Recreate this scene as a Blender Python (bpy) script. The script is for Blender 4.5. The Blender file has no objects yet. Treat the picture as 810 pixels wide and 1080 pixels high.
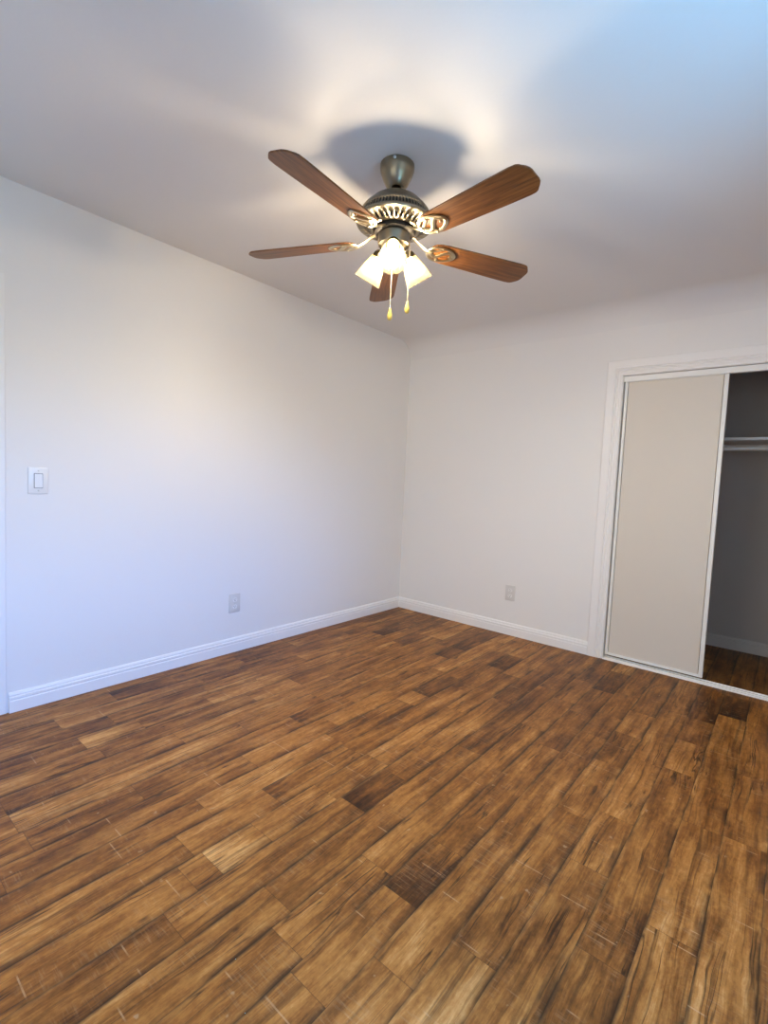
import bpy, bmesh, math, random
from mathutils import Vector, Matrix

random.seed(11)
S = bpy.context.scene
COL = S.collection
PI = math.pi

# ------------------------------------------------------------------ camera
CAM = (2.8652, -3.7348, 1.2212)
YAW, PITCH, ROLL, FPX = -0.6933, -0.0651, 0.0462, 516.47
cyw, syw, cp, sp = math.cos(YAW), math.sin(YAW), math.cos(PITCH), math.sin(PITCH)
fw = Vector((syw * cp, cyw * cp, sp))
rt = Vector((cyw, -syw, 0))
up = rt.cross(fw)
r2 = math.cos(ROLL) * rt + math.sin(ROLL) * up
u2 = -math.sin(ROLL) * rt + math.cos(ROLL) * up
cam_data = bpy.data.cameras.new('camera')
cam = bpy.data.objects.new('camera', cam_data)
COL.objects.link(cam)
cam.matrix_world = Matrix(((r2.x, u2.x, -fw.x, CAM[0]), (r2.y, u2.y, -fw.y, CAM[1]),
                           (r2.z, u2.z, -fw.z, CAM[2]), (0, 0, 0, 1)))
cam_data.sensor_fit = 'VERTICAL'
cam_data.sensor_height = 36.0
cam_data.lens = FPX / 1080 * 36.0
cam_data.clip_start = 0.02
S.camera = cam

# ------------------------------------------------------------------ light and exposure
S.view_settings.view_transform = 'Standard'
S.view_settings.look = 'None'
S.view_settings.gamma = 1
S.view_settings.use_curve_mapping = False
S.view_settings.exposure = 0.0
S.cycles.use_denoising = True
S.cycles.max_bounces = 14
S.cycles.diffuse_bounces = 10
S.cycles.transparent_max_bounces = 16
S.cycles.sample_clamp_indirect = 6.0
SKY = 22.0            # daylight outside the window
BULB = 1980.0         # each bulb of the fan
SHADE_CLEAR = 0.20    # how clear the glass shades are

w = bpy.data.worlds.new('sky')
S.world = w
w.use_nodes = True
nt = w.node_tree
bg = nt.nodes['Background']
tc = nt.nodes.new('ShaderNodeTexCoord')
sx = nt.nodes.new('ShaderNodeSeparateXYZ')
mr = nt.nodes.new('ShaderNodeMapRange')
mr.inputs['From Min'].default_value = -1
mr.inputs['From Max'].default_value = 1
rp = nt.nodes.new('ShaderNodeValToRGB')
e = rp.color_ramp.elements
# position = (1 + sin elevation) / 2: blue ground glow and a dull eye-level band, both shaped for the light indoors, blue sky above
e[0].position, e[0].color = 0.0, (0.22, 0.78, 1.40, 1)
e[1].position, e[1].color = 1.0, (0.10, 0.30, 0.95, 1)
for p_, c_ in ((0.20, (0.22, 0.78, 1.40)), (0.29, (0.06, 0.08, 0.085)), (0.51, (0.07, 0.10, 0.115)), (0.555, (0.09, 0.42, 1.25))):
    e.new(p_).color = (*c_, 1)
nt.links.new(tc.outputs['Generated'], sx.inputs[0])
nt.links.new(sx.outputs['Z'], mr.inputs['Value'])
nt.links.new(mr.outputs[0], rp.inputs[0])
# towards -y the blue is replaced by a made-up neutral glow, to shape the room's light
mr2 = nt.nodes.new('ShaderNodeMapRange')
mr2.interpolation_type = 'SMOOTHSTEP'
mr2.inputs['From Min'].default_value = -0.62
mr2.inputs['From Max'].default_value = -0.28
mr2.inputs['To Min'].default_value = 0.0
mr2.inputs['To Max'].default_value = 1.0
nt.links.new(sx.outputs['Y'], mr2.inputs['Value'])
mxw = nt.nodes.new('ShaderNodeMix')
mxw.data_type = 'RGBA'
rpn = nt.nodes.new('ShaderNodeValToRGB')     # dark below, bright neutral above, added to light the far wall
en = rpn.color_ramp.elements
en[0].position, en[0].color = 0.35, (0.035, 0.034, 0.032, 1)
en[1].position, en[1].color = 0.42, (0.36, 0.335, 0.30, 1)
nt.links.new(mr.outputs[0], rpn.inputs[0])
nt.links.new(rpn.outputs[0], mxw.inputs[6])
low = nt.nodes.new('ShaderNodeMath'); low.operation = 'LESS_THAN'; low.inputs[1].default_value = -0.2
nt.links.new(sx.outputs['Z'], low.inputs[0])
mxm = nt.nodes.new('ShaderNodeMath'); mxm.operation = 'MAXIMUM'
mr3 = nt.nodes.new('ShaderNodeMapRange')
mr3.inputs['From Min'].default_value = 0.45
mr3.inputs['From Max'].default_value = 0.65
nt.links.new(sx.outputs['X'], mr3.inputs['Value'])
lowm = nt.nodes.new('ShaderNodeMath'); lowm.operation = 'MULTIPLY'
nt.links.new(low.outputs[0], lowm.inputs[0])
nt.links.new(mr3.outputs[0], lowm.inputs[1])
nt.links.new(mr2.outputs[0], mxm.inputs[0])
nt.links.new(lowm.outputs[0], mxm.inputs[1])
nt.links.new(mxm.outputs[0], mxw.inputs[0])
nt.links.new(rp.outputs[0], mxw.inputs[7])
nt.links.new(mxw.outputs[2], bg.inputs['Color'])
bg.inputs['Strength'].default_value = SKY

# room dimensions
XR, YR, H = 3.85, -4.65, 2.515      # right wall, rear wall, ceiling
WY0, WY1, WZ0, WZ1 = -3.60, -2.15, 0.75, 2.0   # window in the right wall
RX0, RX1, RZ0, RZ1 = 1.20, 2.90, 0.85, 2.0     # unseen window added in the rear wall to brighten the far wall
XJ0, XJ1, ZJ = 1.888, 2.90, 2.03    # closet opening
YC, XC0, XC1, ZC = 1.03, 1.70, 3.70, 2.40      # closet interior
WT = 0.12                            # wall thickness
COVE = 0.16

for nm, wd, hh, loc, rz in (('window_daylight', WY1 - WY0, WZ1 - WZ0, (XR + 0.06, (WY0 + WY1) / 2, (WZ0 + WZ1) / 2), PI / 2),
                            ('added_window_daylight', RX1 - RX0, RZ1 - RZ0, ((RX0 + RX1) / 2, YR - 0.06, (RZ0 + RZ1) / 2), 0)):  # second portal serves the added rear window
    pl = bpy.data.lights.new(nm, 'AREA')
    pl.shape = 'RECTANGLE'
    pl.size, pl.size_y = wd, hh
    pl.cycles.is_portal = True
    po = bpy.data.objects.new(nm, pl)
    COL.objects.link(po)
    po.location = loc
    po.rotation_euler = (PI / 2, 0, rz)


# ------------------------------------------------------------------ materials
def new_mat(name):
    m = bpy.data.materials.new(name)
    m.use_nodes = True
    n = m.node_tree
    return m, n, n.nodes['Principled BSDF']


def plain(name, col, rough=0.5, metal=0.0, bump=0.0, scale=200.0, spec=0.5):
    m, n, b = new_mat(name)
    b.inputs['Base Color'].default_value = (*col, 1)
    b.inputs['Roughness'].default_value = rough
    b.inputs['Metallic'].default_value = metal
    b.inputs['Specular IOR Level'].default_value = spec
    if bump:
        t = n.nodes.new('ShaderNodeTexCoord')
        no = n.nodes.new('ShaderNodeTexNoise')
        no.inputs['Scale'].default_value = scale
        no.inputs['Detail'].default_value = 4
        bp = n.nodes.new('ShaderNodeBump')
        bp.inputs['Strength'].default_value = bump
        bp.inputs['Distance'].default_value = 0.002
        n.links.new(t.outputs['Object'], no.inputs['Vector'])
        n.links.new(no.outputs['Fac'], bp.inputs['Height'])
        n.links.new(bp.outputs[0], b.inputs['Normal'])
    return m


M = {}
M['wall'] = plain('wall_paint', (0.80, 0.79, 0.775), 0.55, bump=0.12, scale=90, spec=0.3)
M['ceiling'] = plain('ceiling_paint', (0.78, 0.77, 0.76), 0.7, bump=0.12, scale=70, spec=0.2)
M['trim'] = plain('trim_paint', (0.84, 0.83, 0.82), 0.35, spec=0.4)
M['closet'] = plain('closet_wall_shade', (0.50, 0.45, 0.405), 0.6, bump=0.1, scale=90, spec=0.3)  # closet walls darkened in colour to stand in for the shade inside
M['panel'] = plain('closet_door_panel', (0.665, 0.615, 0.54), 0.55, bump=0.05, scale=60)
M['stile'] = plain('closet_door_frame', (0.80, 0.80, 0.78), 0.35)
M['plastic'] = plain('white_plastic', (0.80, 0.80, 0.79), 0.3)
M['outlet'] = plain('light_plastic', (0.66, 0.65, 0.63), 0.35)
M['track'] = plain('track_paint', (0.90, 0.89, 0.86), 0.35)
M['closet_trim_shaded'] = plain('closet_trim_shade', (0.60, 0.545, 0.49), 0.45)  # white trim with the closet's shade put into its colour
M['dark'] = plain('dark_gap', (0.02, 0.02, 0.02), 0.8)
M['screw'] = plain('screw_metal', (0.6, 0.6, 0.58), 0.35, 0.8)
M['metal'] = plain('pewter_metal', (0.30, 0.255, 0.18), 0.28, 1.0, bump=0.05, scale=400)
M['brass'] = plain('antique_brass', (0.62, 0.53, 0.36), 0.3, 1.0)
M['darkmetal'] = plain('dark_motor_metal', (0.05, 0.045, 0.04), 0.5, 0.6)
M['chain'] = plain('bead_chain', (0.8, 0.72, 0.55), 0.35, 0.6)
M['knob'] = plain('yellow_wood_knob', (0.80, 0.60, 0.12), 0.4)


def link(n, a, b):
    n.links.new(a, b)


def math_node(n, op, a=None, b=None, c=None, clamp=False):
    m = n.nodes.new('ShaderNodeMath')
    m.operation = op
    m.use_clamp = clamp
    for i, v in enumerate((a, b, c)):
        if v is None:
            continue
        if isinstance(v, (int, float)):
            m.inputs[i].default_value = v
        else:
            n.links.new(v, m.inputs[i])
    return m.outputs[0]


def ramp(n, fac, stops):
    r = n.nodes.new('ShaderNodeValToRGB')
    el = r.color_ramp.elements
    el[0].position, el[0].color = stops[0][0], (*stops[0][1], 1)
    el[1].position, el[1].color = stops[-1][0], (*stops[-1][1], 1)
    for p, c in stops[1:-1]:
        q = el.new(p)
        q.color = (*c, 1)
    n.links.new(fac, r.inputs[0])
    return r.outputs[0]


def mix(n, fac, a, b, mode='MIX'):
    m = n.nodes.new('ShaderNodeMix')
    m.data_type = 'RGBA'
    m.blend_type = mode
    for s, v in ((0, fac), (6, a), (7, b)):
        if isinstance(v, (int, float)):
            m.inputs[s].default_value = v
        elif isinstance(v, tuple):
            m.inputs[s].default_value = (*v, 1)
        else:
            n.links.new(v, m.inputs[s])
    return m.outputs[2]


def noise(n, vec, scale, detail=4.0, rough=0.55, dist=0.0):
    t = n.nodes.new('ShaderNodeTexNoise')
    t.inputs['Scale'].default_value = scale
    t.inputs['Detail'].default_value = detail
    t.inputs['Roughness'].default_value = rough
    t.inputs['Distortion'].default_value = dist
    n.links.new(vec, t.inputs['Vector'])
    return t.outputs['Fac']


def combine(n, x, y, z):
    c = n.nodes.new('ShaderNodeCombineXYZ')
    for i, v in enumerate((x, y, z)):
        if isinstance(v, (int, float)):
            c.inputs[i].default_value = v
        else:
            n.links.new(v, c.inputs[i])
    return c.outputs[0]


def floor_material():
    m, n, b = new_mat('wood_laminate')
    uv = n.nodes.new('ShaderNodeUVMap'); uv.uv_map = 'plank'
    s = n.nodes.new('ShaderNodeSeparateXYZ'); link(n, uv.outputs[0], s.inputs[0])
    u, v = s.outputs['X'], s.outputs['Y']           # u across 0..0.127 m, v along in metres
    at = n.nodes.new('ShaderNodeAttribute'); at.attribute_name = 'seed'
    seed = at.outputs['Fac']
    at2 = n.nodes.new('ShaderNodeAttribute'); at2.attribute_name = 'tone'
    tone = at2.outputs['Fac']
    at3 = n.nodes.new('ShaderNodeAttribute'); at3.attribute_name = 'plank_length'
    plen = at3.outputs['Fac']
    so = math_node(n, 'MULTIPLY', seed, 37.0)
    # wavy grain coordinate
    low = noise(n, combine(n, math_node(n, 'MULTIPLY', u, 9.0), math_node(n, 'MULTIPLY', v, 2.2), so), 1.0, 3)
    uw = math_node(n, 'ADD', u, math_node(n, 'MULTIPLY', math_node(n, 'SUBTRACT', low, 0.5), 0.05))
    fine = noise(n, combine(n, math_node(n, 'MULTIPLY', uw, 210.0), math_node(n, 'MULTIPLY', v, 11.0), so), 1.0, 6, 0.7)
    broad = noise(n, combine(n, math_node(n, 'MULTIPLY', uw, 26.0), math_node(n, 'MULTIPLY', v, 2.2), so), 1.0, 4, 0.6, 0.4)
    blot = noise(n, combine(n, math_node(n, 'MULTIPLY', u, 13.0), math_node(n, 'MULTIPLY', v, 5.0), math_node(n, 'ADD', so, 9.0)), 1.0, 4, 0.6)
    mott = noise(n, combine(n, math_node(n, 'MULTIPLY', u, 75.0), math_node(n, 'MULTIPLY', v, 40.0), math_node(n, 'ADD', so, 4.0)), 1.0, 5, 0.7)
    fade = math_node(n, 'SUBTRACT', 1.15, math_node(n, 'MULTIPLY', math_node(n, 'DIVIDE', v, plen), 0.8))
    val = math_node(n, 'MULTIPLY', broad, 0.40)
    val = math_node(n, 'ADD', val, math_node(n, 'MULTIPLY', fine, 0.20))
    val = math_node(n, 'ADD', val, math_node(n, 'MULTIPLY', blot, 0.28))
    val = math_node(n, 'ADD', val, math_node(n, 'MULTIPLY', mott, 0.20))
    val = math_node(n, 'ADD', val, math_node(n, 'MULTIPLY', math_node(n, 'MULTIPLY', math_node(n, 'SUBTRACT', tone, 0.5), fade), 0.40))
    val = math_node(n, 'ADD', 0.47, math_node(n, 'MULTIPLY', math_node(n, 'SUBTRACT', val, 0.5), 1.85))
    col = ramp(n, val, [(0.12, (0.018, 0.0055, 0.0012)), (0.32, (0.092, 0.0300, 0.0048)),
                        (0.50, (0.236, 0.0860, 0.0145)), (0.66, (0.400, 0.165, 0.0330)),
                        (0.90, (0.67, 0.355, 0.108))])
    stn = noise(n, combine(n, math_node(n, 'MULTIPLY', uw, 75.0), math_node(n, 'MULTIPLY', v, 1.4), math_node(n, 'ADD', so, 63.0)), 1.0, 3, 0.55)
    col = mix(n, math_node(n, 'MULTIPLY', math_node(n, 'MULTIPLY', math_node(n, 'SUBTRACT', stn, 0.55), 7.0, clamp=True), 0.6), col, (0.050, 0.019, 0.005))
    # drifts of a darker stain, wider than one board
    tcw = n.nodes.new('ShaderNodeTexCoord')
    mpw = n.nodes.new('ShaderNodeMapping'); mpw.inputs['Scale'].default_value = (3.2, 1.1, 1.0)
    link(n, tcw.outputs['Object'], mpw.inputs['Vector'])
    dr = noise(n, mpw.outputs[0], 1.0, 3, 0.6)
    col = mix(n, math_node(n, 'MULTIPLY', math_node(n, 'SUBTRACT', dr, 0.52), 1.0, clamp=True), col, (0.045, 0.018, 0.006))
    # long dark cracks following the grain
    ck = noise(n, combine(n, math_node(n, 'MULTIPLY', uw, 30.0), math_node(n, 'MULTIPLY', v, 1.3), math_node(n, 'ADD', so, 21.0)), 1.0, 2, 0.5, 0.6)
    ckl = math_node(n, 'ABSOLUTE', math_node(n, 'SUBTRACT', ck, 0.5))
    ckm = noise(n, combine(n, math_node(n, 'MULTIPLY', u, 8.0), math_node(n, 'MULTIPLY', v, 3.0), math_node(n, 'ADD', so, 55.0)), 1.0, 2)
    ckf = math_node(n, 'MULTIPLY', math_node(n, 'SUBTRACT', 1.0, math_node(n, 'MULTIPLY', ckl, 42.0), clamp=True),
                    math_node(n, 'MULTIPLY', math_node(n, 'SUBTRACT', ckm, 0.49), 12.0, clamp=True))
    # knots
    kn = n.nodes.new('ShaderNodeTexVoronoi')
    kn.inputs['Scale'].default_value = 1.0
    link(n, combine(n, math_node(n, 'MULTIPLY', uw, 17.0), math_node(n, 'MULTIPLY', v, 6.5), so), kn.inputs['Vector'])
    kc = n.nodes.new('ShaderNodeSeparateColor'); link(n, kn.outputs['Color'], kc.inputs[0])
    knf = math_node(n, 'MULTIPLY', math_node(n, 'SUBTRACT', 1.0, math_node(n, 'MULTIPLY', kn.outputs['Distance'], 7.0), clamp=True),
                    math_node(n, 'GREATER_THAN', kc.outputs[0], 0.80))
    # sides: shallow rounded edge, dark seam, broken along its length
    W = 0.127
    du = math_node(n, 'MINIMUM', u, math_node(n, 'SUBTRACT', W, u))
    brk = noise(n, combine(n, math_node(n, 'MULTIPLY', seed, 11.0), math_node(n, 'MULTIPLY', v, 5.0), 3.0), 1.0, 3)
    wob = math_node(n, 'MULTIPLY', noise(n, combine(n, math_node(n, 'MULTIPLY', seed, 5.0), math_node(n, 'MULTIPLY', v, 9.0), 7.0), 1.0, 4, 0.7), 0.016)
    seam = math_node(n, 'MULTIPLY', math_node(n, 'SUBTRACT', 1.0, math_node(n, 'DIVIDE', du, math_node(n, 'ADD', wob, 0.0008)), clamp=True),
                     math_node(n, 'MULTIPLY', math_node(n, 'SUBTRACT', brk, 0.40), 7.0, clamp=True))
    seam0 = math_node(n, 'LESS_THAN', du, 0.0009)
    dv = math_node(n, 'MINIMUM', v, math_node(n, 'SUBTRACT', plen, v))
    endl = math_node(n, 'LESS_THAN', dv, 0.0011)
    # darker right-hand shoulder of each board
    shw = math_node(n, 'ADD', 0.006, math_node(n, 'MULTIPLY', wob, 2.4))
    sh = math_node(n, 'MULTIPLY', math_node(n, 'MULTIPLY', math_node(n, 'SUBTRACT', 1.0, math_node(n, 'DIVIDE', math_node(n, 'SUBTRACT', W, u), shw), clamp=True), 1.6, clamp=True),
                   math_node(n, 'MULTIPLY', math_node(n, 'SUBTRACT', brk, 0.40), 4.0, clamp=True))
    col = mix(n, math_node(n, 'MULTIPLY', sh, 0.62), col, (0.040, 0.015, 0.005))
    # paler left-hand edge and raised saw ridges running part of the way across
    pe = math_node(n, 'SUBTRACT', 1.0, math_node(n, 'DIVIDE', u, 0.011), clamp=True)
    col = mix(n, math_node(n, 'MULTIPLY', pe, 0.22), col, (0.50, 0.27, 0.09))
    rv = math_node(n, 'FRACT', math_node(n, 'ADD', math_node(n, 'DIVIDE', math_node(n, 'ADD', v, math_node(n, 'MULTIPLY', wob, 0.3)), 0.37), so))
    rdl = math_node(n, 'LESS_THAN', math_node(n, 'ABSOLUTE', math_node(n, 'SUBTRACT', rv, 0.5)), 0.0050)
    rdm = noise(n, combine(n, math_node(n, 'MULTIPLY', u, 16.0), math_node(n, 'MULTIPLY', v, 1.5), math_node(n, 'ADD', so, 91.0)), 1.0, 1)
    rdf = math_node(n, 'MULTIPLY', rdl, math_node(n, 'MULTIPLY', math_node(n, 'SUBTRACT', rdm, 0.50), 9.0, clamp=True))
    col = mix(n, math_node(n, 'MULTIPLY', rdf, 0.42), col, (0.60, 0.38, 0.19))
    # sawn chatter marks across the grain, in patches
    chn = noise(n, combine(n, math_node(n, 'MULTIPLY', u, 14.0), math_node(n, 'MULTIPLY', v, 3.4), math_node(n, 'ADD', so, 77.0)), 1.0, 2)
    chp = math_node(n, 'MULTIPLY', math_node(n, 'SUBTRACT', chn, 0.50), 8.0, clamp=True)
    chw = noise(n, combine(n, math_node(n, 'MULTIPLY', u, 14.0), math_node(n, 'MULTIPLY', v, 190.0), so), 1.0, 3, 0.6)
    chf = math_node(n, 'MULTIPLY', chp, math_node(n, 'MULTIPLY', math_node(n, 'SUBTRACT', chw, 0.52), 7.0, clamp=True))
    col = mix(n, math_node(n, 'MULTIPLY', chf, 0.30), col, (0.40, 0.24, 0.11))
    # pale chipped flecks
    fl = noise(n, combine(n, math_node(n, 'MULTIPLY', u, 34.0), math_node(n, 'MULTIPLY', v, 22.0), math_node(n, 'ADD', so, 31.0)), 1.0, 2)
    flf = math_node(n, 'MULTIPLY', math_node(n, 'SUBTRACT', fl, 0.72), 22.0, clamp=True)
    col = mix(n, math_node(n, 'MULTIPLY', flf, 0.55), col, (0.45, 0.28, 0.14))
    dk = math_node(n, 'MAXIMUM', math_node(n, 'MULTIPLY', ckf, 0.85), math_node(n, 'MULTIPLY', knf, 0.75))
    dk = math_node(n, 'MAXIMUM', dk, math_node(n, 'MULTIPLY', seam, 0.9))
    dk = math_node(n, 'MAXIMUM', dk, math_node(n, 'MULTIPLY', seam0, 0.55))
    col = mix(n, dk, col, (0.012, 0.005, 0.002))
    col = mix(n, math_node(n, 'MULTIPLY', endl, 0.45), col, (0.03, 0.014, 0.006))
    link(n, col, b.inputs['Base Color'])
    ro = math_node(n, 'ADD', 0.34, math_node(n, 'MULTIPLY', fine, 0.18))
    link(n, ro, b.inputs['Roughness'])
    b.inputs['Specular IOR Level'].default_value = 0.25
    hgt = math_node(n, 'SUBTRACT', math_node(n, 'MULTIPLY', fine, 0.18), dk)
    hgt = math_node(n, 'ADD', hgt, math_node(n, 'MULTIPLY', chf, 0.35))
    hgt = math_node(n, 'SUBTRACT', hgt, math_node(n, 'MULTIPLY', sh, 0.5))
    bp = n.nodes.new('ShaderNodeBump')
    bp.inputs['Strength'].default_value = 0.35
    bp.inputs['Distance'].default_value = 0.0015
    link(n, hgt, bp.inputs['Height'])
    link(n, bp.outputs[0], b.inputs['Normal'])
    return m


def blade_material():
    m, n, b = new_mat('walnut_blade')
    t = n.nodes.new('ShaderNodeTexCoord')
    s = n.nodes.new('ShaderNodeSeparateXYZ'); link(n, t.outputs['Object'], s.inputs[0])
    oi = n.nodes.new('ShaderNodeObjectInfo')
    rnd = math_node(n, 'MULTIPLY', oi.outputs['Random'], 50.0)
    g = noise(n, combine(n, math_node(n, 'MULTIPLY', s.outputs['X'], 5.0), math_node(n, 'MULTIPLY', s.outputs['Y'], 90.0), rnd), 1.0, 5, 0.6, 0.8)
    col = ramp(n, g, [(0.30, (0.075, 0.025, 0.006)), (0.52, (0.165, 0.060, 0.013)), (0.72, (0.26, 0.105, 0.026))])
    link(n, col, b.inputs['Base Color'])
    b.inputs['Roughness'].default_value = 0.38
    return m


def shade_material():
    m = bpy.data.materials.new('frosted_glass')
    m.use_nodes = True
    n = m.node_tree
    n.nodes.clear()
    out = n.nodes.new('ShaderNodeOutputMaterial')
    tr = n.nodes.new('ShaderNodeBsdfTransparent')
    tr.inputs[0].default_value = (1.0, 0.93, 0.80, 1)
    tl = n.nodes.new('ShaderNodeBsdfTranslucent')
    tc_ = n.nodes.new('ShaderNodeTexCoord')
    sp_ = n.nodes.new('ShaderNodeSeparateXYZ')
    link(n, tc_.outputs['Object'], sp_.inputs[0])
    mz = n.nodes.new('ShaderNodeMapRange')          # height on the fan: shade necks to rims
    mz.inputs['From Min'].default_value = 2.185 - H
    mz.inputs['From Max'].default_value = 2.095 - H
    link(n, sp_.outputs['Z'], mz.inputs['Value'])
    link(n, ramp(n, mz.outputs[0], [(0.0, (0.0011, 0.0007, 0.00016)), (0.40, (0.0022, 0.00155, 0.0004)), (0.62, (0.008, 0.0066, 0.0032)), (1.0, (0.022, 0.019, 0.012))]), tl.inputs[0])
    no = n.nodes.new('ShaderNodeTexNoise')
    no.inputs['Scale'].default_value = 40
    mp = n.nodes.new('ShaderNodeMapRange')
    mp.inputs['To Min'].default_value = SHADE_CLEAR + 0.05
    mp.inputs['To Max'].default_value = SHADE_CLEAR - 0.05
    m1 = n.nodes.new('ShaderNodeMixShader')
    link(n, no.outputs['Fac'], mp.inputs['Value'])
    link(n, mp.outputs[0], m1.inputs[0])
    link(n, tl.outputs[0], m1.inputs[1]); link(n, tr.outputs[0], m1.inputs[2])
    df = n.nodes.new('ShaderNodeBsdfDiffuse')
    df.inputs[0].default_value = (0.020, 0.0165, 0.0095, 1)
    ad = n.nodes.new('ShaderNodeAddShader')
    link(n, m1.outputs[0], ad.inputs[0]); link(n, df.outputs[0], ad.inputs[1])
    link(n, ad.outputs[0], out.inputs[0])
    return m


def emit(name, col, strength):
    m, n, b = new_mat(name)
    b.inputs['Base Color'].default_value = (0.9, 0.85, 0.75, 1)
    b.inputs['Emission Color'].default_value = (*col, 1)
    b.inputs['Emission Strength'].default_value = strength
    return m


def glass_material():
    m = bpy.data.materials.new('window_glass')
    m.use_nodes = True
    n = m.node_tree
    n.nodes.clear()
    out = n.nodes.new('ShaderNodeOutputMaterial')
    tr = n.nodes.new('ShaderNodeBsdfTransparent')
    tr.inputs[0].default_value = (0.96, 0.98, 0.98, 1)
    gl = n.nodes.new('ShaderNodeBsdfGlossy'); gl.inputs['Roughness'].default_value = 0.02
    mx = n.nodes.new('ShaderNodeMixShader'); mx.inputs[0].default_value = 0.06
    link(n, tr.outputs[0], mx.inputs[1]); link(n, gl.outputs[0], mx.inputs[2])
    link(n, mx.outputs[0], out.inputs[0])
    return m


M['floor'] = floor_material()
M['blade'] = blade_material()
M['shade'] = shade_material()
M['bulb'] = emit('lit_bulb', (1.0, 0.86, 0.685), BULB)
M['glass'] = glass_material()


# ------------------------------------------------------------------ mesh helpers
def obj(name, bm, mat, parent=None, smooth=None, loc=None):
    me = bpy.data.meshes.new(name)
    bmesh.ops.remove_doubles(bm, verts=bm.verts, dist=1e-6)
    bmesh.ops.recalc_face_normals(bm, faces=bm.faces)
    bm.to_mesh(me)
    bm.free()
    me.materials.append(mat)
    if smooth is not None:
        for p in me.polygons:
            p.use_smooth = True
        me.set_sharp_from_angle(angle=math.radians(smooth))
    o = bpy.data.objects.new(name, me)
    COL.objects.link(o)
    if loc:
        o.location = loc
    if parent:
        o.parent = parent
    return o


def tag(o, label=None, cat=None, group=None, kind=None):
    for k, v in (('label', label), ('category', cat), ('group', group), ('kind', kind)):
        if v:
            o[k] = v
    return o


def struct(name, bm, mat, label=None, smooth=None):
    return tag(obj(name, bm, mat, smooth=smooth), label, kind='structure')


def empty(name, loc, label, cat, group=None):
    o = bpy.data.objects.new(name, None)
    o.empty_display_size = 0.1
    COL.objects.link(o)
    o.location = loc
    return tag(o, label, cat, group)


def box(bm, a, b, bevel=0.0, seg=2):
    x0, y0, z0 = (min(p, q) for p, q in zip(a, b))
    x1, y1, z1 = (max(p, q) for p, q in zip(a, b))
    v = [bm.verts.new(p) for p in ((x0, y0, z0), (x1, y0, z0), (x1, y1, z0), (x0, y1, z0),
                                   (x0, y0, z1), (x1, y0, z1), (x1, y1, z1), (x0, y1, z1))]
    fs = [bm.faces.new([v[i] for i in q]) for q in ((0, 3, 2, 1), (4, 5, 6, 7), (0, 1, 5, 4), (1, 2, 6, 5), (2, 3, 7, 6), (3, 0, 4, 7))]
    if bevel:
        ed = list({ee for f in fs for ee in f.edges})
        bmesh.ops.bevel(bm, geom=ed, offset=bevel, segments=seg, profile=0.5, affect='EDGES')


def lathe(bm, prof, n=48, mat=None, skip=None, cap=False):
    """prof: list of (r, z); skip(row, seg) -> True leaves that face open"""
    T = mat or Matrix.Identity(4)
    rings = []
    for r, z in prof:
        if r < 1e-6:
            rings.append([bm.verts.new(T @ Vector((0, 0, z)))])
        else:
            rings.append([bm.verts.new(T @ Vector((r * math.cos(2 * PI * i / n), r * math.sin(2 * PI * i / n), z))) for i in range(n)])
    for k in range(len(rings) - 1):
        A, B = rings[k], rings[k + 1]
        for i in range(n):
            if skip and skip(k, i):
                continue
            j = (i + 1) % n
            if len(A) == 1 and len(B) == 1:
                continue
            if len(A) == 1:
                bm.faces.new((A[0], B[i], B[j]))
            elif len(B) == 1:
                bm.faces.new((A[i], A[j], B[0]))
            else:
                bm.faces.new((A[i], A[j], B[j], B[i]))
    if cap:
        for R_ in (rings[0], rings[-1]):
            if len(R_) > 2:
                bm.faces.new(R_)


def sweep(bm, pts, rad, n=8, closed=False, flat=1.0, upv=Vector((0, 0, 1))):
    """tube along pts; rad a number or list; flat squashes it along upv"""
    P = [Vector(p) for p in pts]
    k = len(P)
    rings = []
    for i, p in enumerate(P):
        if closed:
            t = (P[(i + 1) % k] - P[i - 1]).normalized()
        else:
            t = (P[min(i + 1, k - 1)] - P[max(i - 1, 0)]).normalized()
        s = t.cross(upv)
        if s.length < 1e-4:
            s = t.cross(Vector((1, 0, 0)))
        s.normalize()
        q = s.cross(t).normalized()
        r = rad[i] if isinstance(rad, (list, tuple)) else rad
        rings.append([bm.verts.new(p + s * (r * math.cos(2 * PI * j / n)) + q * (r * flat * math.sin(2 * PI * j / n))) for j in range(n)])
    for i in range(k if closed else k - 1):
        A, B = rings[i], rings[(i + 1) % k]
        for j in range(n):
            bm.faces.new((A[j], A[(j + 1) % n], B[(j + 1) % n], B[j]))
    if not closed:
        bm.faces.new(rings[0][::-1])
        bm.faces.new(rings[-1])


def extrude_profile(bm, prof, fn, ends):
    """prof: closed list of (a, b); fn(a, b, t) -> point; ends: the t values"""
    rings = [[bm.verts.new(fn(a_, b_, t)) for a_, b_ in prof] for t in ends]
    n = len(prof)
    for A, B in zip(rings, rings[1:]):
        for i in range(n):
            bm.faces.new((A[i], A[(i + 1) % n], B[(i + 1) % n], B[i]))
    bm.faces.new(rings[0][::-1])
    bm.faces.new(rings[-1])


def outline_solid(bm, pts, z0, z1, bevel=0.0):
    lo = [bm.verts.new((x, y, z0)) for x, y in pts]
    hi = [bm.verts.new((x, y, z1)) for x, y in pts]
    n = len(pts)
    f0 = bm.faces.new(lo[::-1]); f1 = bm.faces.new(hi)
    for i in range(n):
        bm.faces.new((lo[i], lo[(i + 1) % n], hi[(i + 1) % n], hi[i]))
    if bevel:
        ed = list(f0.edges) + list(f1.edges)
        bmesh.ops.bevel(bm, geom=ed, offset=bevel, segments=2, profile=0.5, affect='EDGES')


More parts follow.
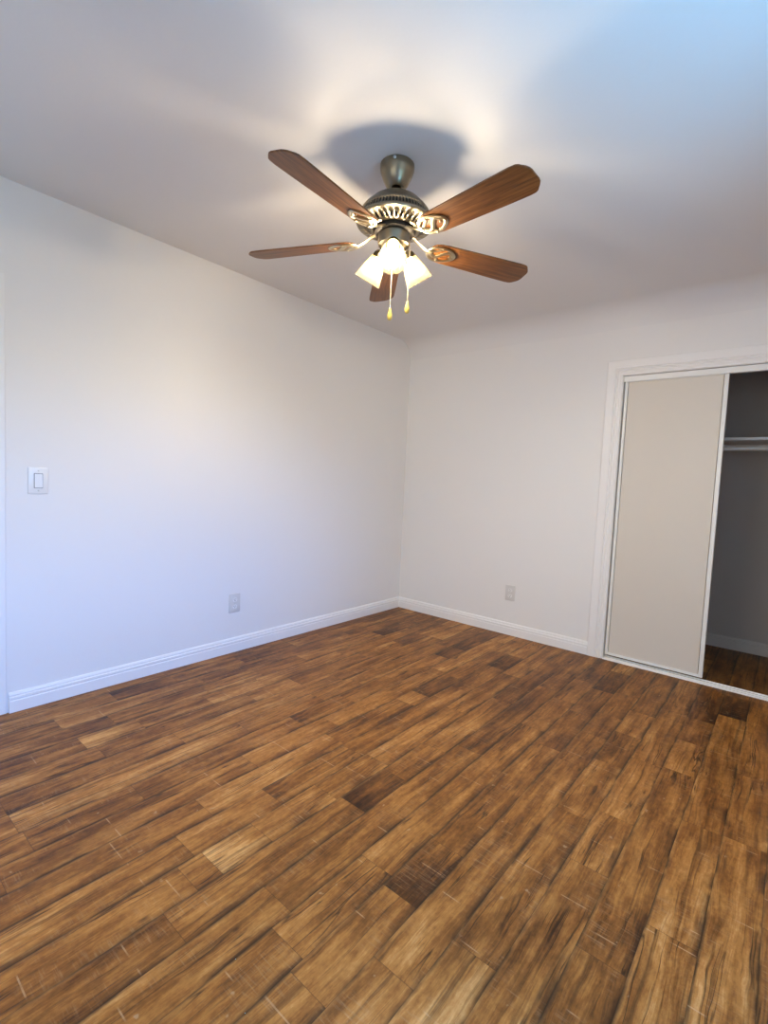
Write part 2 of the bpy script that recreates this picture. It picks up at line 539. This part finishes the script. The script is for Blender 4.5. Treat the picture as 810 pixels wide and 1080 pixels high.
# ------------------------------------------------------------------ floor: one surface of laminate boards running along y
PW, PX0 = 0.127, 1.622 - 0.127 * 14
pinned = {  # column -> [(y start, y end, tone)] boards the photo shows plainly
    14: [(-2.42, -2.165, 0.14)],
    13: [(-2.925, -2.74, 0.86)],
    17: [(-2.62, -2.36, 0.20)],
    19: [(-3.20, -2.63, 0.80)],
    23: [(-3.3, -1.62, 0.62)],
    21: [(-0.62, 0.0, 0.30)],
    22: [(-0.45, -0.1, 0.10)],
    5: [(-2.95, -2.70, 0.72)],
    4: [(-0.80, -0.45, 0.22)],
    9: [(-0.62, -0.36, 0.16)],
    12: [(-0.75, -0.45, 0.20)],
    11: [(-1.45, -1.10, 0.22)],
}


def build_floor():
    bm = bmesh.new()
    uvl = bm.loops.layers.uv.new('plank')
    ls = bm.faces.layers.float.new('seed')
    lt = bm.faces.layers.float.new('tone')
    ll = bm.faces.layers.float.new('plank_length')
    ncol = int((XR + 0.05 - PX0) / PW) + 1
    for c in range(-1, ncol + 1):
        x0 = max(PX0 + c * PW, -0.02)
        x1 = min(PX0 + (c + 1) * PW, XR + 0.02)
        if x1 <= x0:
            continue
        cuts = []
        y = YR - 0.05 - random.random() * 0.9
        base = 0.5 + random.gauss(0, 0.04)
        while y < YC + 0.05:
            L = random.choice((0.32, 0.45, 0.62, 0.85, 1.1)) * random.uniform(0.85, 1.15)
            r = random.random()
            tone = base + random.gauss(0, 0.07)
            if r < 0.05:
                tone, L = 0.22, random.uniform(0.2, 0.4)
            elif r < 0.13:
                tone = 0.68
            cuts.append((y, y + L, tone))
            y += L
        for (a_, b_, t_) in pinned.get(c, ()):
            new = []
            for (p, q, t) in cuts:
                if q <= a_ or p >= b_:
                    new.append((p, q, t))
                else:
                    if p < a_:
                        new.append((p, a_, t))
                    if q > b_:
                        new.append((b_, q, t))
            new.append((a_, b_, t_))
            cuts = sorted(new)
        for (p, q, t) in cuts:
            p2, q2 = max(p, YR - 0.02), min(q, YC + 0.02)
            if q2 - p2 < 0.002:
                continue
            v = [bm.verts.new(k) for k in ((x0, p2, 0), (x1, p2, 0), (x1, q2, 0), (x0, q2, 0))]
            f = bm.faces.new(v)
            f[ls] = random.random()
            f[lt] = t
            f[ll] = q - p
            for lp in f.loops:
                lp[uvl].uv = (lp.vert.co.x - (PX0 + c * PW), lp.vert.co.y - p)
    me = bpy.data.meshes.new('floor')
    bm.to_mesh(me); bm.free()
    me.materials.append(M['floor'])
    o = bpy.data.objects.new('floor', me)
    COL.objects.link(o)
    tag(o, 'brown hand-scraped wood laminate floor of narrow boards', kind='structure')


build_floor()

# ------------------------------------------------------------------ walls and ceiling
bm = bmesh.new()
box(bm, (-WT, YR - WT, -0.02), (0, WT, H + 0.02))
struct('wall_left', bm, M['wall'], 'plain white wall on the left with a switch and an outlet')

bm = bmesh.new()
box(bm, (-WT, 0, -0.02), (XJ0, WT, H + 0.02))
box(bm, (XJ1, 0, -0.02), (XR + WT, WT, H + 0.02))
box(bm, (XJ0, 0, ZJ), (XJ1, WT, H + 0.02))
struct('wall_back', bm, M['wall'], 'plain white far wall with the closet opening')

bm = bmesh.new()
box(bm, (XR, YR - WT, -0.02), (XR + WT, WY0, H + 0.02))
box(bm, (XR, WY1, -0.02), (XR + WT, WT, H + 0.02))
box(bm, (XR, WY0, -0.02), (XR + WT, WY1, WZ0))
box(bm, (XR, WY0, WZ1), (XR + WT, WY1, H + 0.02))
struct('wall_right', bm, M['wall'])

bm = bmesh.new()
box(bm, (-WT, YR - WT, -0.02), (RX0, YR, H + 0.02))
box(bm, (RX1, YR - WT, -0.02), (XR + WT, YR, H + 0.02))
box(bm, (RX0, YR - WT, -0.02), (RX1, YR, RZ0))
box(bm, (RX0, YR - WT, RZ1), (RX1, YR, H + 0.02))
struct('wall_rear', bm, M['wall'])

# the ceiling turns down into the far wall in a cove
bm = bmesh.new()
prof = [(YR - WT, H), (-COVE, H)]
for i in range(1, 13):
    t = i / 12 * PI / 2
    prof.append((-COVE + COVE * math.sin(t), H - COVE + COVE * math.cos(t)))
prof += [(0.02, H - COVE), (0.02, H + 0.1), (YR - WT, H + 0.1)]
extrude_profile(bm, prof, lambda a_, b_, t: (t, a_, b_), (-0.02, XR + 0.02))
struct('ceiling', bm, M['ceiling'], 'white ceiling curving down into the far wall', smooth=25)

# closet interior shell
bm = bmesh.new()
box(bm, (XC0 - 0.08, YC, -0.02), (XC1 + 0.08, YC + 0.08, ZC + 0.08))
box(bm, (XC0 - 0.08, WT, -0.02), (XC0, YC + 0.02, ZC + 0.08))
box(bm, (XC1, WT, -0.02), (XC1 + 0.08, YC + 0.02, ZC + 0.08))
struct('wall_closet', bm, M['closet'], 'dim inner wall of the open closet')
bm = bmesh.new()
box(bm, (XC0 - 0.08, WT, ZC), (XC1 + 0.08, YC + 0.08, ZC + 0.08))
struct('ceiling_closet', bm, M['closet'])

# baseboards
BB = [(0, 0), (0.015, 0), (0.015, 0.056), (0.0125, 0.060), (0.0120, 0.062), (0.0145, 0.066), (0.0140, 0.076),
      (0.0095, 0.080), (0.0090, 0.082), (0.0110, 0.085), (0.0095, 0.092), (0.0055, 0.0975), (0, 0.099)]
bm = bmesh.new()
extrude_profile(bm, BB, lambda a_, b_, t: (a_, (t if t < -1 else -a_), b_), (-3.092, 0))
struct('baseboard_left', bm, M['trim'], 'white moulded baseboard along the left wall', smooth=30)
bm = bmesh.new()
extrude_profile(bm, BB, lambda a_, b_, t: ((t if t > 1 else a_), -a_, b_), (0, 1.784))
extrude_profile(bm, BB, lambda a_, b_, t: ((t if t < 3.5 else XR - a_), -a_, b_), (XJ1 + 0.104, XR))
struct('baseboard_back', bm, M['trim'], 'white moulded baseboard along the far wall', smooth=30)
bm = bmesh.new()
extrude_profile(bm, BB, lambda a_, b_, t: (XR - a_, (t if t < -1 else -a_), b_), (YR, 0))
struct('baseboard_right', bm, M['trim'], smooth=30)
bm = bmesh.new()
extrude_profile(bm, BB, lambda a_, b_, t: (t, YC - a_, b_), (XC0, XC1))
struct('baseboard_closet', bm, M['closet_trim_shaded'], 'moulded baseboard inside the closet', smooth=30)

# closet casing: profile (u from outer edge inwards, thickness)
CW = 0.103
CP = [(0, 0), (0, 0.014), (0.003, 0.017), (0.054, 0.017), (0.057, 0.0125), (0.060, 0.0125), (0.063, 0.0145), (0.069, 0.0145),
      (0.072, 0.0105), (0.075, 0.0105), (0.078, 0.0125), (0.086, 0.0120), (0.089, 0.009), (0.101, 0.009), (CW, 0.007), (CW, 0)]


def casing(bm, x0, x1, zt, z0=0.0):
    """three mitred sides around an opening x0..x1, top zt, on the far wall"""
    path = [(lambda u: (x0 - CW + u, z0)), (lambda u: (x0 - CW + u, zt + CW - u)),
            (lambda u: (x1 + CW - u, zt + CW - u)), (lambda u: (x1 + CW - u, z0))]
    rings = [[bm.verts.new((fn(u)[0], -th, fn(u)[1])) for u, th in CP] for fn in path]
    n = len(CP)
    for A, B in zip(rings, rings[1:]):
        for i in range(n):
            bm.faces.new((A[i], A[(i + 1) % n], B[(i + 1) % n], B[i]))
    bm.faces.new(rings[0]); bm.faces.new(rings[-1])


bm = bmesh.new()
casing(bm, XJ0, XJ1, ZJ)
struct('trim_1', bm, M['trim'], 'white stepped casing around the closet opening', smooth=25)

# jamb lining
bm = bmesh.new()
box(bm, (XJ0 - 0.001, 0.0, 0), (XJ0 + 0.004, WT, ZJ))
box(bm, (XJ1 - 0.004, 0.0, 0), (XJ1 + 0.001, WT, ZJ))
box(bm, (XJ0, 0.0, ZJ - 0.003), (XJ1, WT, ZJ + 0.001))
struct('trim_2', bm, M['trim'], 'white jamb lining the closet opening')

# head track with its front fascia
bm = bmesh.new()
XA, XB = XJ0 + 0.005, XJ1 - 0.005
box(bm, (XA, 0.004, 1.985), (XB, 0.009, ZJ - 0.007), 0.001)
box(bm, (XA, 0.009, ZJ - 0.012), (XB, 0.100, ZJ - 0.007))
box(bm, (XA, 0.056, 1.998), (XB, 0.060, ZJ - 0.012))
box(bm, (XA, 0.096, 1.998), (XB, 0.100, ZJ - 0.012))
struct('trim_3', bm, M['stile'], 'pale metal head track above the sliding closet door')

# floor track: three low ribs
bm = bmesh.new()
TP = [(-0.014, 0), (-0.014, 0.005), (-0.011, 0.009), (-0.006, 0.009), (-0.004, 0.0055), (0.014, 0.0055), (0.016, 0.010), (0.020, 0.010),
      (0.022, 0.0055), (0.054, 0.0055), (0.056, 0.011), (0.062, 0.011), (0.064, 0.004), (0.070, 0.003), (0.070, 0)]
extrude_profile(bm, TP, lambda a_, b_, t: (t, a_, b_), (XA, XB))
struct('trim_4', bm, M['track'], 'white ribbed floor track of the sliding closet door')

# ------------------------------------------------------------------ entry door sliver at the left frame edge
DY = -3.102
bm = bmesh.new()
for (y0, y1, z0, z1) in ((DY - 0.085, DY, 0.0, 2.087), (DY - 0.93, DY - 0.845, 0.0, 2.087), (DY - 0.845, DY - 0.085, 2.002, 2.087)):
    box(bm, (0, y0, z0), (0.0055, y1, z1), 0.0015)
struct('trim_5', bm, M['trim'], 'white casing of the room door at the left edge')
bm = bmesh.new()
box(bm, (0.0, DY - 0.842, 0.006), (0.003, DY - 0.088, 1.999), 0.001)
d = struct('door_1', bm, M['trim'])
bm = bmesh.new()
lathe(bm, [(0, 0), (0.03, 0), (0.03, 0.006), (0.012, 0.010), (0.012, 0.035), (0.026, 0.045), (0.028, 0.056), (0.02, 0.066), (0, 0.068)], 24,
      Matrix.Translation((0.003, DY - 0.78, 0.95)) @ Matrix.Rotation(PI / 2, 4, 'Y'))
obj('door_knob', bm, M['brass'], d, smooth=40)

# ------------------------------------------------------------------ window in the right wall
bm = bmesh.new()
fr = 0.05
for a_, b_ in (((XR + 0.03, WY0, WZ0), (XR + 0.09, WY0 + fr, WZ1)), ((XR + 0.03, WY1 - fr, WZ0), (XR + 0.09, WY1, WZ1)),
               ((XR + 0.03, WY0, WZ0), (XR + 0.09, WY1, WZ0 + fr)), ((XR + 0.03, WY0, WZ1 - fr), (XR + 0.09, WY1, WZ1)),
               ((XR + 0.035, (WY0 + WY1) / 2 - 0.025, WZ0), (XR + 0.085, (WY0 + WY1) / 2 + 0.025, WZ1))):
    box(bm, a_, b_)
wi = struct('window_1', bm, M['trim'])
bm = bmesh.new()
box(bm, (XR + 0.064, WY0 + 0.04, WZ0 + 0.04), (XR + 0.068, WY1 - 0.04, WZ1 - 0.04))
obj('window_pane', bm, M['glass'], wi)
bm = bmesh.new()
ya, yb = YR - 0.09, YR - 0.03
box(bm, (RX0, ya, RZ0), (RX0 + fr, yb, RZ1)); box(bm, (RX1 - fr, ya, RZ0), (RX1, yb, RZ1))
box(bm, (RX0, ya, RZ0), (RX1, yb, RZ0 + fr)); box(bm, (RX0, ya, RZ1 - fr), (RX1, yb, RZ1))
box(bm, ((RX0 + RX1) / 2 - 0.025, ya + 0.005, RZ0), ((RX0 + RX1) / 2 + 0.025, yb - 0.005, RZ1))
wi2 = struct('added_window', bm, M['trim'])  # out of view, added for its light on the far wall
bm = bmesh.new()
box(bm, (RX0 + 0.04, YR - 0.068, RZ0 + 0.04), (RX1 - 0.04, YR - 0.064, RZ1 - 0.04))
obj('window_pane', bm, M['glass'], wi2)

# ------------------------------------------------------------------ sliding closet door
DX0, DX1, DZ0, DZ1, DYF = XJ0 + 0.012, 2.502, 0.030, 1.994, 0.016
root = empty('sliding_door', ((DX0 + DX1) / 2, DYF + 0.015, 0), 'beige flat sliding closet door with narrow pale metal frame, pushed to the left jamb', 'closet door')
root['kind'] = 'thing'
cx, cy = (DX0 + DX1) / 2, DYF + 0.015


def rel(p):
    return (p[0] - cx, p[1] - cy, p[2])


bm = bmesh.new()
box(bm, rel((DX0 + 0.0225, DYF + 0.006, DZ0 + 0.012)), rel((DX1 - 0.0275, DYF + 0.026, DZ1 - 0.01)))
obj('door_panel', bm, M['panel'], root)
for nm, x0, x1 in (('stile', DX0, DX0 + 0.019), ('stile', DX1 - 0.024, DX1)):
    bm = bmesh.new()
    box(bm, rel((x0, DYF + 0.001, DZ0)), rel((x1, DYF + 0.032, DZ1)), 0.002)
    obj(nm, bm, M['stile'], root)
for z0, z1 in ((DZ0, DZ0 + 0.02), (DZ1 - 0.012, DZ1)):
    bm = bmesh.new()
    box(bm, rel((DX0 + 0.019, DYF + 0.002, z0)), rel((DX1 - 0.024, DYF + 0.030, z1)), 0.0015)
    obj('rail', bm, M['stile'], root)

# ------------------------------------------------------------------ closet shelf on a wall cleat
root = empty('closet_shelf', (2.7, YC - 0.19, 1.627), 'white painted shelf board on a wall cleat inside the dark closet', 'shelf')
bm = bmesh.new()
box(bm, (XC0 - 2.7 + 0.002, -0.19, 0), (XC1 - 2.7 - 0.002, 0.188, 0.022), 0.002)
obj('shelf_board', bm, M['trim'], root)
bm = bmesh.new()
box(bm, (XC0 - 2.7 + 0.002, 0.166, -0.038), (XC1 - 2.7 - 0.002, 0.189, -0.0005), 0.002)
obj('cleat', bm, M['trim'], root)


# hanging rod below the shelf
rod = empty('closet_rod', (2.7, 0.72, 1.572), 'pale round hanging rod below the shelf inside the dark closet', 'closet rod')
bm = bmesh.new()
lathe(bm, [(0.0165, XC0 - 2.7 + 0.004), (0.0165, XC1 - 2.7 - 0.004)], 28, Matrix.Rotation(PI / 2, 4, 'Y'), cap=True)
obj('pole', bm, M['trim'], rod, smooth=40)
for xe, sg in ((XC0 - 2.7, 1), (XC1 - 2.7, -1)):
    bm = bmesh.new()
    lathe(bm, [(0.0, 0.0), (0.030, 0.0), (0.030, 0.004), (0.021, 0.006), (0.021, 0.018), (0.0175, 0.018), (0.0175, 0.005)], 28,
          Matrix.Translation((xe, 0, 0)) @ Matrix.Rotation(sg * PI / 2, 4, 'Y'))
    obj('rod_socket', bm, M['trim'], rod, smooth=40)


# ------------------------------------------------------------------ wall plates (local: x across, z up, +y into the wall -> face at -y)
def plate_bm(wd, ht):
    bm = bmesh.new()
    box(bm, (-wd / 2, -0.0065, -ht / 2), (wd / 2, 0, ht / 2), 0.0025, 2)
    return bm


sw = empty('light_switch', (0.0005, -2.97, 1.139), 'white rocker light switch plate on the left wall near the door', 'light switch')
sw.rotation_euler = (0, 0, PI / 2)
obj('wall_plate', plate_bm(0.084, 0.128), M['plastic'], sw, smooth=40)
bm = bmesh.new()
box(bm, (-0.0185, -0.0075, -0.036), (0.0185, -0.0066, 0.036))
obj('rocker_gap_shade', bm, M['dark'], sw)  # near-black sheet, paints the shaded gap round the rocker
bm = bmesh.new()
v = [(-0.0165, -0.0075, -0.034), (0.0165, -0.0075, -0.034), (0.0165, -0.0085, 0.034), (-0.0165, -0.0085, 0.034)]
lo = [bm.verts.new(p) for p in v]
hi = [bm.verts.new(p) for p in ((-0.0165, -0.0135, -0.034), (0.0165, -0.0135, -0.034), (0.0165, -0.0092, 0.034), (-0.0165, -0.0092, 0.034))]
bm.faces.new(lo); bm.faces.new(hi)
for i in range(4):
    bm.faces.new((lo[i], lo[(i + 1) % 4], hi[(i + 1) % 4], hi[i]))
obj('rocker', bm, M['plastic'], sw)
for z in (0.049, -0.049):
    bm = bmesh.new()
    lathe(bm, [(0.0035, 0), (0.0035, 0.001), (0.0025, 0.0016), (0, 0.0018)], 16, Matrix.Translation((0, -0.0064, z)) @ Matrix.Rotation(PI / 2, 4, 'X'))
    obj('screw', bm, M['screw'], sw, smooth=40)


def make_outlet(name, loc, rz, label):
    o = empty(name, loc, label, 'outlet')
    o.rotation_euler = (0, 0, rz)
    obj('wall_plate', plate_bm(0.084, 0.126), M['outlet'], o, smooth=40)
    for zc in (0.0235, -0.0235):
        pts = []
        for i in range(32):
            t = 2 * PI * i / 32
            pts.append((0.0172 * math.cos(t), max(-0.0135, min(0.0135, 0.0172 * math.sin(t)))))
        bm = bmesh.new()
        outline_solid(bm, pts, 0, 0.0022, 0.0005)
        bm.transform(Matrix.Translation((0, -0.0063, zc)) @ Matrix.Rotation(PI / 2, 4, 'X'))
        r = obj('receptacle', bm, M['plastic'], o)
        bm = bmesh.new()
        box(bm, (-0.0078, -0.0089, zc + 0.000), (-0.0052, -0.0083, zc + 0.0085))
        box(bm, (0.0052, -0.0089, zc + 0.001), (0.0078, -0.0083, zc + 0.0078))
        lathe(bm, [(0, 0), (0.0027, 0), (0.0027, 0.0006), (0, 0.0006)], 12, Matrix.Translation((0, -0.0083, zc - 0.0068)) @ Matrix.Rotation(PI / 2, 4, 'X'))
        obj('socket_slots', bm, M['dark'], r)
    bm = bmesh.new()
    lathe(bm, [(0.0035, 0), (0.0035, 0.001), (0.0025, 0.0016), (0, 0.0018)], 16, Matrix.Translation((0, -0.0064, 0)) @ Matrix.Rotation(PI / 2, 4, 'X'))
    obj('screw', bm, M['screw'], o, smooth=40)
    return o


make_outlet('wall_outlet', (0.0005, -1.838, 0.338), PI / 2, 'pale duplex outlet plate low on the left wall above the baseboard')
make_outlet('wall_outlet', (1.149, -0.0005, 0.346), 0, 'pale duplex outlet plate low on the far wall, left of the closet')

# ------------------------------------------------------------------ ceiling fan with three lamps
FX, FY = 1.514, -2.125
fan = empty('ceiling_fan', (FX, FY, H), 'five-bladed brown wood ceiling fan with pewter motor and three lit glass shades', 'ceiling fan')


def fz(z):
    return z - H


bm = bmesh.new()
lathe(bm, [(0, 0), (0.067, 0), (0.0705, -0.004), (0.0705, -0.020), (0.068, -0.032), (0.059, -0.056), (0.047, -0.080), (0.037, -0.094),
           (0.033, -0.097), (0.028, -0.094), (0.020, -0.090)], 64)
can = obj('canopy', bm, M['metal'], fan, smooth=35)
for az in (-60, 60, 180):
    bm = bmesh.new()
    lathe(bm, [(0.0065, 0), (0.0065, 0.002), (0.004, 0.004), (0, 0.0045)], 16,
          Matrix.Rotation(math.radians(az), 4, 'Z') @ Matrix.Translation((0.0702, 0, -0.012)) @ Matrix.Rotation(PI / 2, 4, 'Y'))
    obj('screw', bm, M['screw'], can, smooth=40)
bm = bmesh.new()
lathe(bm, [(0.0125, -0.076), (0.0125, fz(2.380))], 24, cap=True)
obj('downrod', bm, M['metal'], fan, smooth=35)

# motor housing: a slotted upper band and a slotted lower cone, both real openings
NS = 144
hp = [(0.014, 2.405), (0.030, 2.402), (0.036, 2.392), (0.075, 2.382), (0.100, 2.366), (0.130, 2.337), (0.140, 2.324), (0.146, 2.312), (0.1535, 2.291),
      (0.158, 2.286), (0.160, 2.281), (0.160, 2.277), (0.158, 2.274), (0.153, 2.2725), (0.131, 2.2695), (0.106, 2.258), (0.097, 2.254), (0.090, 2.253), (0.088, 2.258)]


def slot(k, i):
    if k == 7:
        return i % 2 == 0
    if k == 14:
        return i % 4 in (0, 1)
    return False


bm = bmesh.new()
lathe(bm, [(r, fz(z)) for r, z in hp], NS, skip=slot)
mh = obj('motor_housing', bm, M['metal'], fan, smooth=35)
so = mh.modifiers.new('thick', 'SOLIDIFY'); so.thickness = 0.0022; so.offset = -1
bm = bmesh.new()
lathe(bm, [(0, fz(2.360)), (0.08, fz(2.358)), (0.12, fz(2.328)), (0.138, fz(2.306)), (0.145, fz(2.288)), (0.140, fz(2.280)), (0.085, fz(2.272)), (0.060, fz(2.262)), (0, fz(2.262))], 48)
obj('motor', bm, M['darkmetal'], fan, smooth=35)
bm = bmesh.new()
lathe(bm, [(0, fz(2.260)), (0.082, fz(2.260)), (0.084, fz(2.256)), (0.084, fz(2.240)), (0.078, fz(2.236)), (0, fz(2.236))], 64)
obj('flywheel', bm, M['darkmetal'], fan, smooth=35)
bm = bmesh.new()
lathe(bm, [(0, fz(2.242)), (0.062, fz(2.242)), (0.0665, fz(2.238)), (0.0665, fz(2.198)), (0.064, fz(2.192)), (0.052, fz(2.186)), (0.046, fz(2.176)),
           (0.030, fz(2.168)), (0.012, fz(2.164)), (0.010, fz(2.152)), (0.006, fz(2.147)), (0, fz(2.146))], 64)
obj('switch_housing', bm, M['metal'], fan, smooth=35)

# blades and their scrolled brackets
RB0, RB1 = 0.165, 0.662


def blade_outline():
    pts = []
    def hw(x):
        t = (x - RB0) / (RB1 - RB0)
        return 0.054 + 0.013 * min(1, t * 1.25)
    right = [(RB0 + 0.000, 0.020), (RB0 + 0.006, 0.034), (RB0 + 0.018, 0.046), (RB0 + 0.036, 0.0535)]
    xs = [RB0 + 0.07, RB0 + 0.15, RB0 + 0.25, RB0 + 0.35, RB1 - 0.060]
    right += [(x, hw(x)) for x in xs]
    hwt = hw(RB1)
    right += [(RB1 - 0.036, hwt - 0.001), (RB1 - 0.026, hwt - 0.006), (RB1 - 0.010, hwt - 0.024), (RB1 - 0.003, hwt - 0.034), (RB1, hwt - 0.046)]
    return right + [(x, -y) for x, y in reversed(right)]


TH0 = math.radians(-81.67)
TWEAK = (-2.6, 0.8, 0.0, 0.6, -2.2)
ZB = 2.196 - H
for k in range(5):
    ang = TH0 + math.radians(72 * k + TWEAK[k])
    T = Matrix.Translation((0, 0, ZB + 0.012)) @ Matrix.Rotation(math.radians(0.8), 4, 'Y') @ Matrix.Rotation(math.radians(-12), 4, 'X')
    Rz = Matrix.Rotation(ang, 4, 'Z')
    bm = bmesh.new()
    outline_solid(bm, blade_outline(), 0, 0.006, 0.0015)
    bl = obj('blade', bm, M['blade'], fan)
    bl.matrix_local = Rz @ T
    bm = bmesh.new()
    # arm from the flywheel out and down to the blade root
    pw = Matrix.Rotation(math.radians(-12), 4, 'X')
    arm = []
    for i in range(13):
        t = i / 12
        x = 0.066 + t * (0.172 - 0.066)
        s = t * t * (3 - 2 * t)
        z = fz(2.243) * (1 - s) + (ZB + 0.004) * s
        arm.append(Vector((x, 0, z)))
    sweep(bm, arm, [0.016 - 0.006 * math.sin(PI * i / 12) for i in range(13)], 10, flat=0.32)
    zc = Matrix.Translation((0, 0, ZB + 0.0095)) @ Matrix.Rotation(math.radians(0.8), 4, 'Y') @ pw
    # leaf shaped loop under the blade root
    loop = []
    for i in range(36):
        t = 2 * PI * i / 36
        x = 0.222 + 0.060 * math.cos(t)
        y = 0.041 * math.sin(t) * (1 + 0.18 * math.cos(t + PI))
        loop.append(zc @ Vector((x, y, 0)))
    sweep(bm, loop, 0.0085, 8, closed=True, flat=0.42)
    # inner scroll and two ribs
    sc = [zc @ Vector((0.168 + 0.108 * i / 16, 0.021 * math.sin(2 * PI * i / 16), 0)) for i in range(17)]
    sweep(bm, sc, [0.0065 + 0.003 * math.sin(PI * i / 16) for i in range(17)], 8, flat=0.5)
    for sg in (-1, 1):
        rb = [zc @ Vector((0.170 + 0.05 * i / 8, sg * (0.004 + 0.034 * (i / 8) ** 1.4), 0)) for i in range(9)]
        sweep(bm, rb, 0.0065, 8, flat=0.5)
    br = obj('blade_bracket', bm, M['brass'], fan, smooth=50)
    br.matrix_local = Rz
    for (x, y) in ((0.262, 0.0), (0.215, 0.038), (0.215, -0.038)):
        bm = bmesh.new()
        lathe(bm, [(0.006, 0), (0.006, -0.002), (0.004, -0.0036), (0, -0.004)], 14, zc @ Matrix.Translation((x, y, -0.0025)))
        obj('screw', bm, M['brass'], br, smooth=40)

# three lamps: arm, socket cup, bell shade and bulb
SH = [(0.024, 0.0), (0.027, -0.006), (0.0285, -0.016), (0.033, -0.032), (0.0405, -0.052), (0.0468, -0.074), (0.052, -0.094), (0.056, -0.110), (0.059, -0.122)]
for az in (-52.0, 68.0, 184.0):
    Rz = Matrix.Rotation(math.radians(az), 4, 'Z')
    root = Vector((0.066, 0, fz(2.176)))
    A = Rz @ Matrix.Translation(root) @ Matrix.Rotation(math.radians(-34), 4, 'Y')   # local -z points out and down
    bm = bmesh.new()
    arm = [Vector((0.030, 0, fz(2.190))), Vector((0.046, 0, fz(2.194))), Vector((0.058, 0, fz(2.192))), root + Vector((0.002, 0, 0.003))]
    sweep(bm, [Rz @ q for q in arm], 0.0085, 12)
    la = obj('lamp_arm', bm, M['metal'], fan, smooth=45)
    bm = bmesh.new()
    lathe(bm, [(0, 0.010), (0.014, 0.010), (0.0225, 0.004), (0.0255, -0.004), (0.0275, -0.020), (0.0245, -0.021), (0.0235, -0.006), (0, -0.004)], 32, A)
    obj('lamp_socket', bm, M['metal'], la, smooth=40)
    bm = bmesh.new()
    lathe(bm, SH, 48, A)
    sd = obj('lamp_shade', bm, M['shade'], la, smooth=60)
    bm = bmesh.new()
    lathe(bm, [(0, -0.006), (0.010, -0.008), (0.010, -0.030), (0.013, -0.042), (0.018, -0.052), (0.020, -0.062), (0.018, -0.072), (0.011, -0.080), (0, -0.083)], 24, A)
    obj('light_bulb', bm, M['bulb'], la, smooth=60)

# pull chains with yellow knobs
fwd = Vector((-0.639, 0.769, 0)); rgt = Vector((0.769, 0.639, 0))
for off, z0, zk in ((rgt * -0.004 + fwd * 0.004, 2.148, 1.940), (rgt * 0.0675 + fwd * 0.006, 2.207, 1.972)):
    p0 = Vector((off.x, off.y, fz(z0)))
    p1 = Vector((off.x, off.y, fz(zk)))
    bm = bmesh.new()
    nb = int((z0 - zk) / 0.0036)
    for i in range(nb):
        bmesh.ops.create_icosphere(bm, subdivisions=1, radius=0.0016, matrix=Matrix.Translation(p0.lerp(p1, i / (nb - 1))))
    sweep(bm, [p0, p1], 0.0008, 6)
    if off.length > 0.03:
        sweep(bm, [p0 - rgt * 0.006, p0 + rgt * 0.001], 0.004, 8)
    ch = obj('pull_chain', bm, M['chain'], fan, smooth=60)
    bm = bmesh.new()
    lathe(bm, [(0, 0.002), (0.003, 0.001), (0.0042, -0.004), (0.0052, -0.012), (0.0092, -0.024), (0.0100, -0.034), (0.0090, -0.043), (0.0055, -0.0475), (0, -0.0485)], 20,
          Matrix.Translation(p1))
    obj('pull_knob', bm, M['knob'], ch, smooth=60)
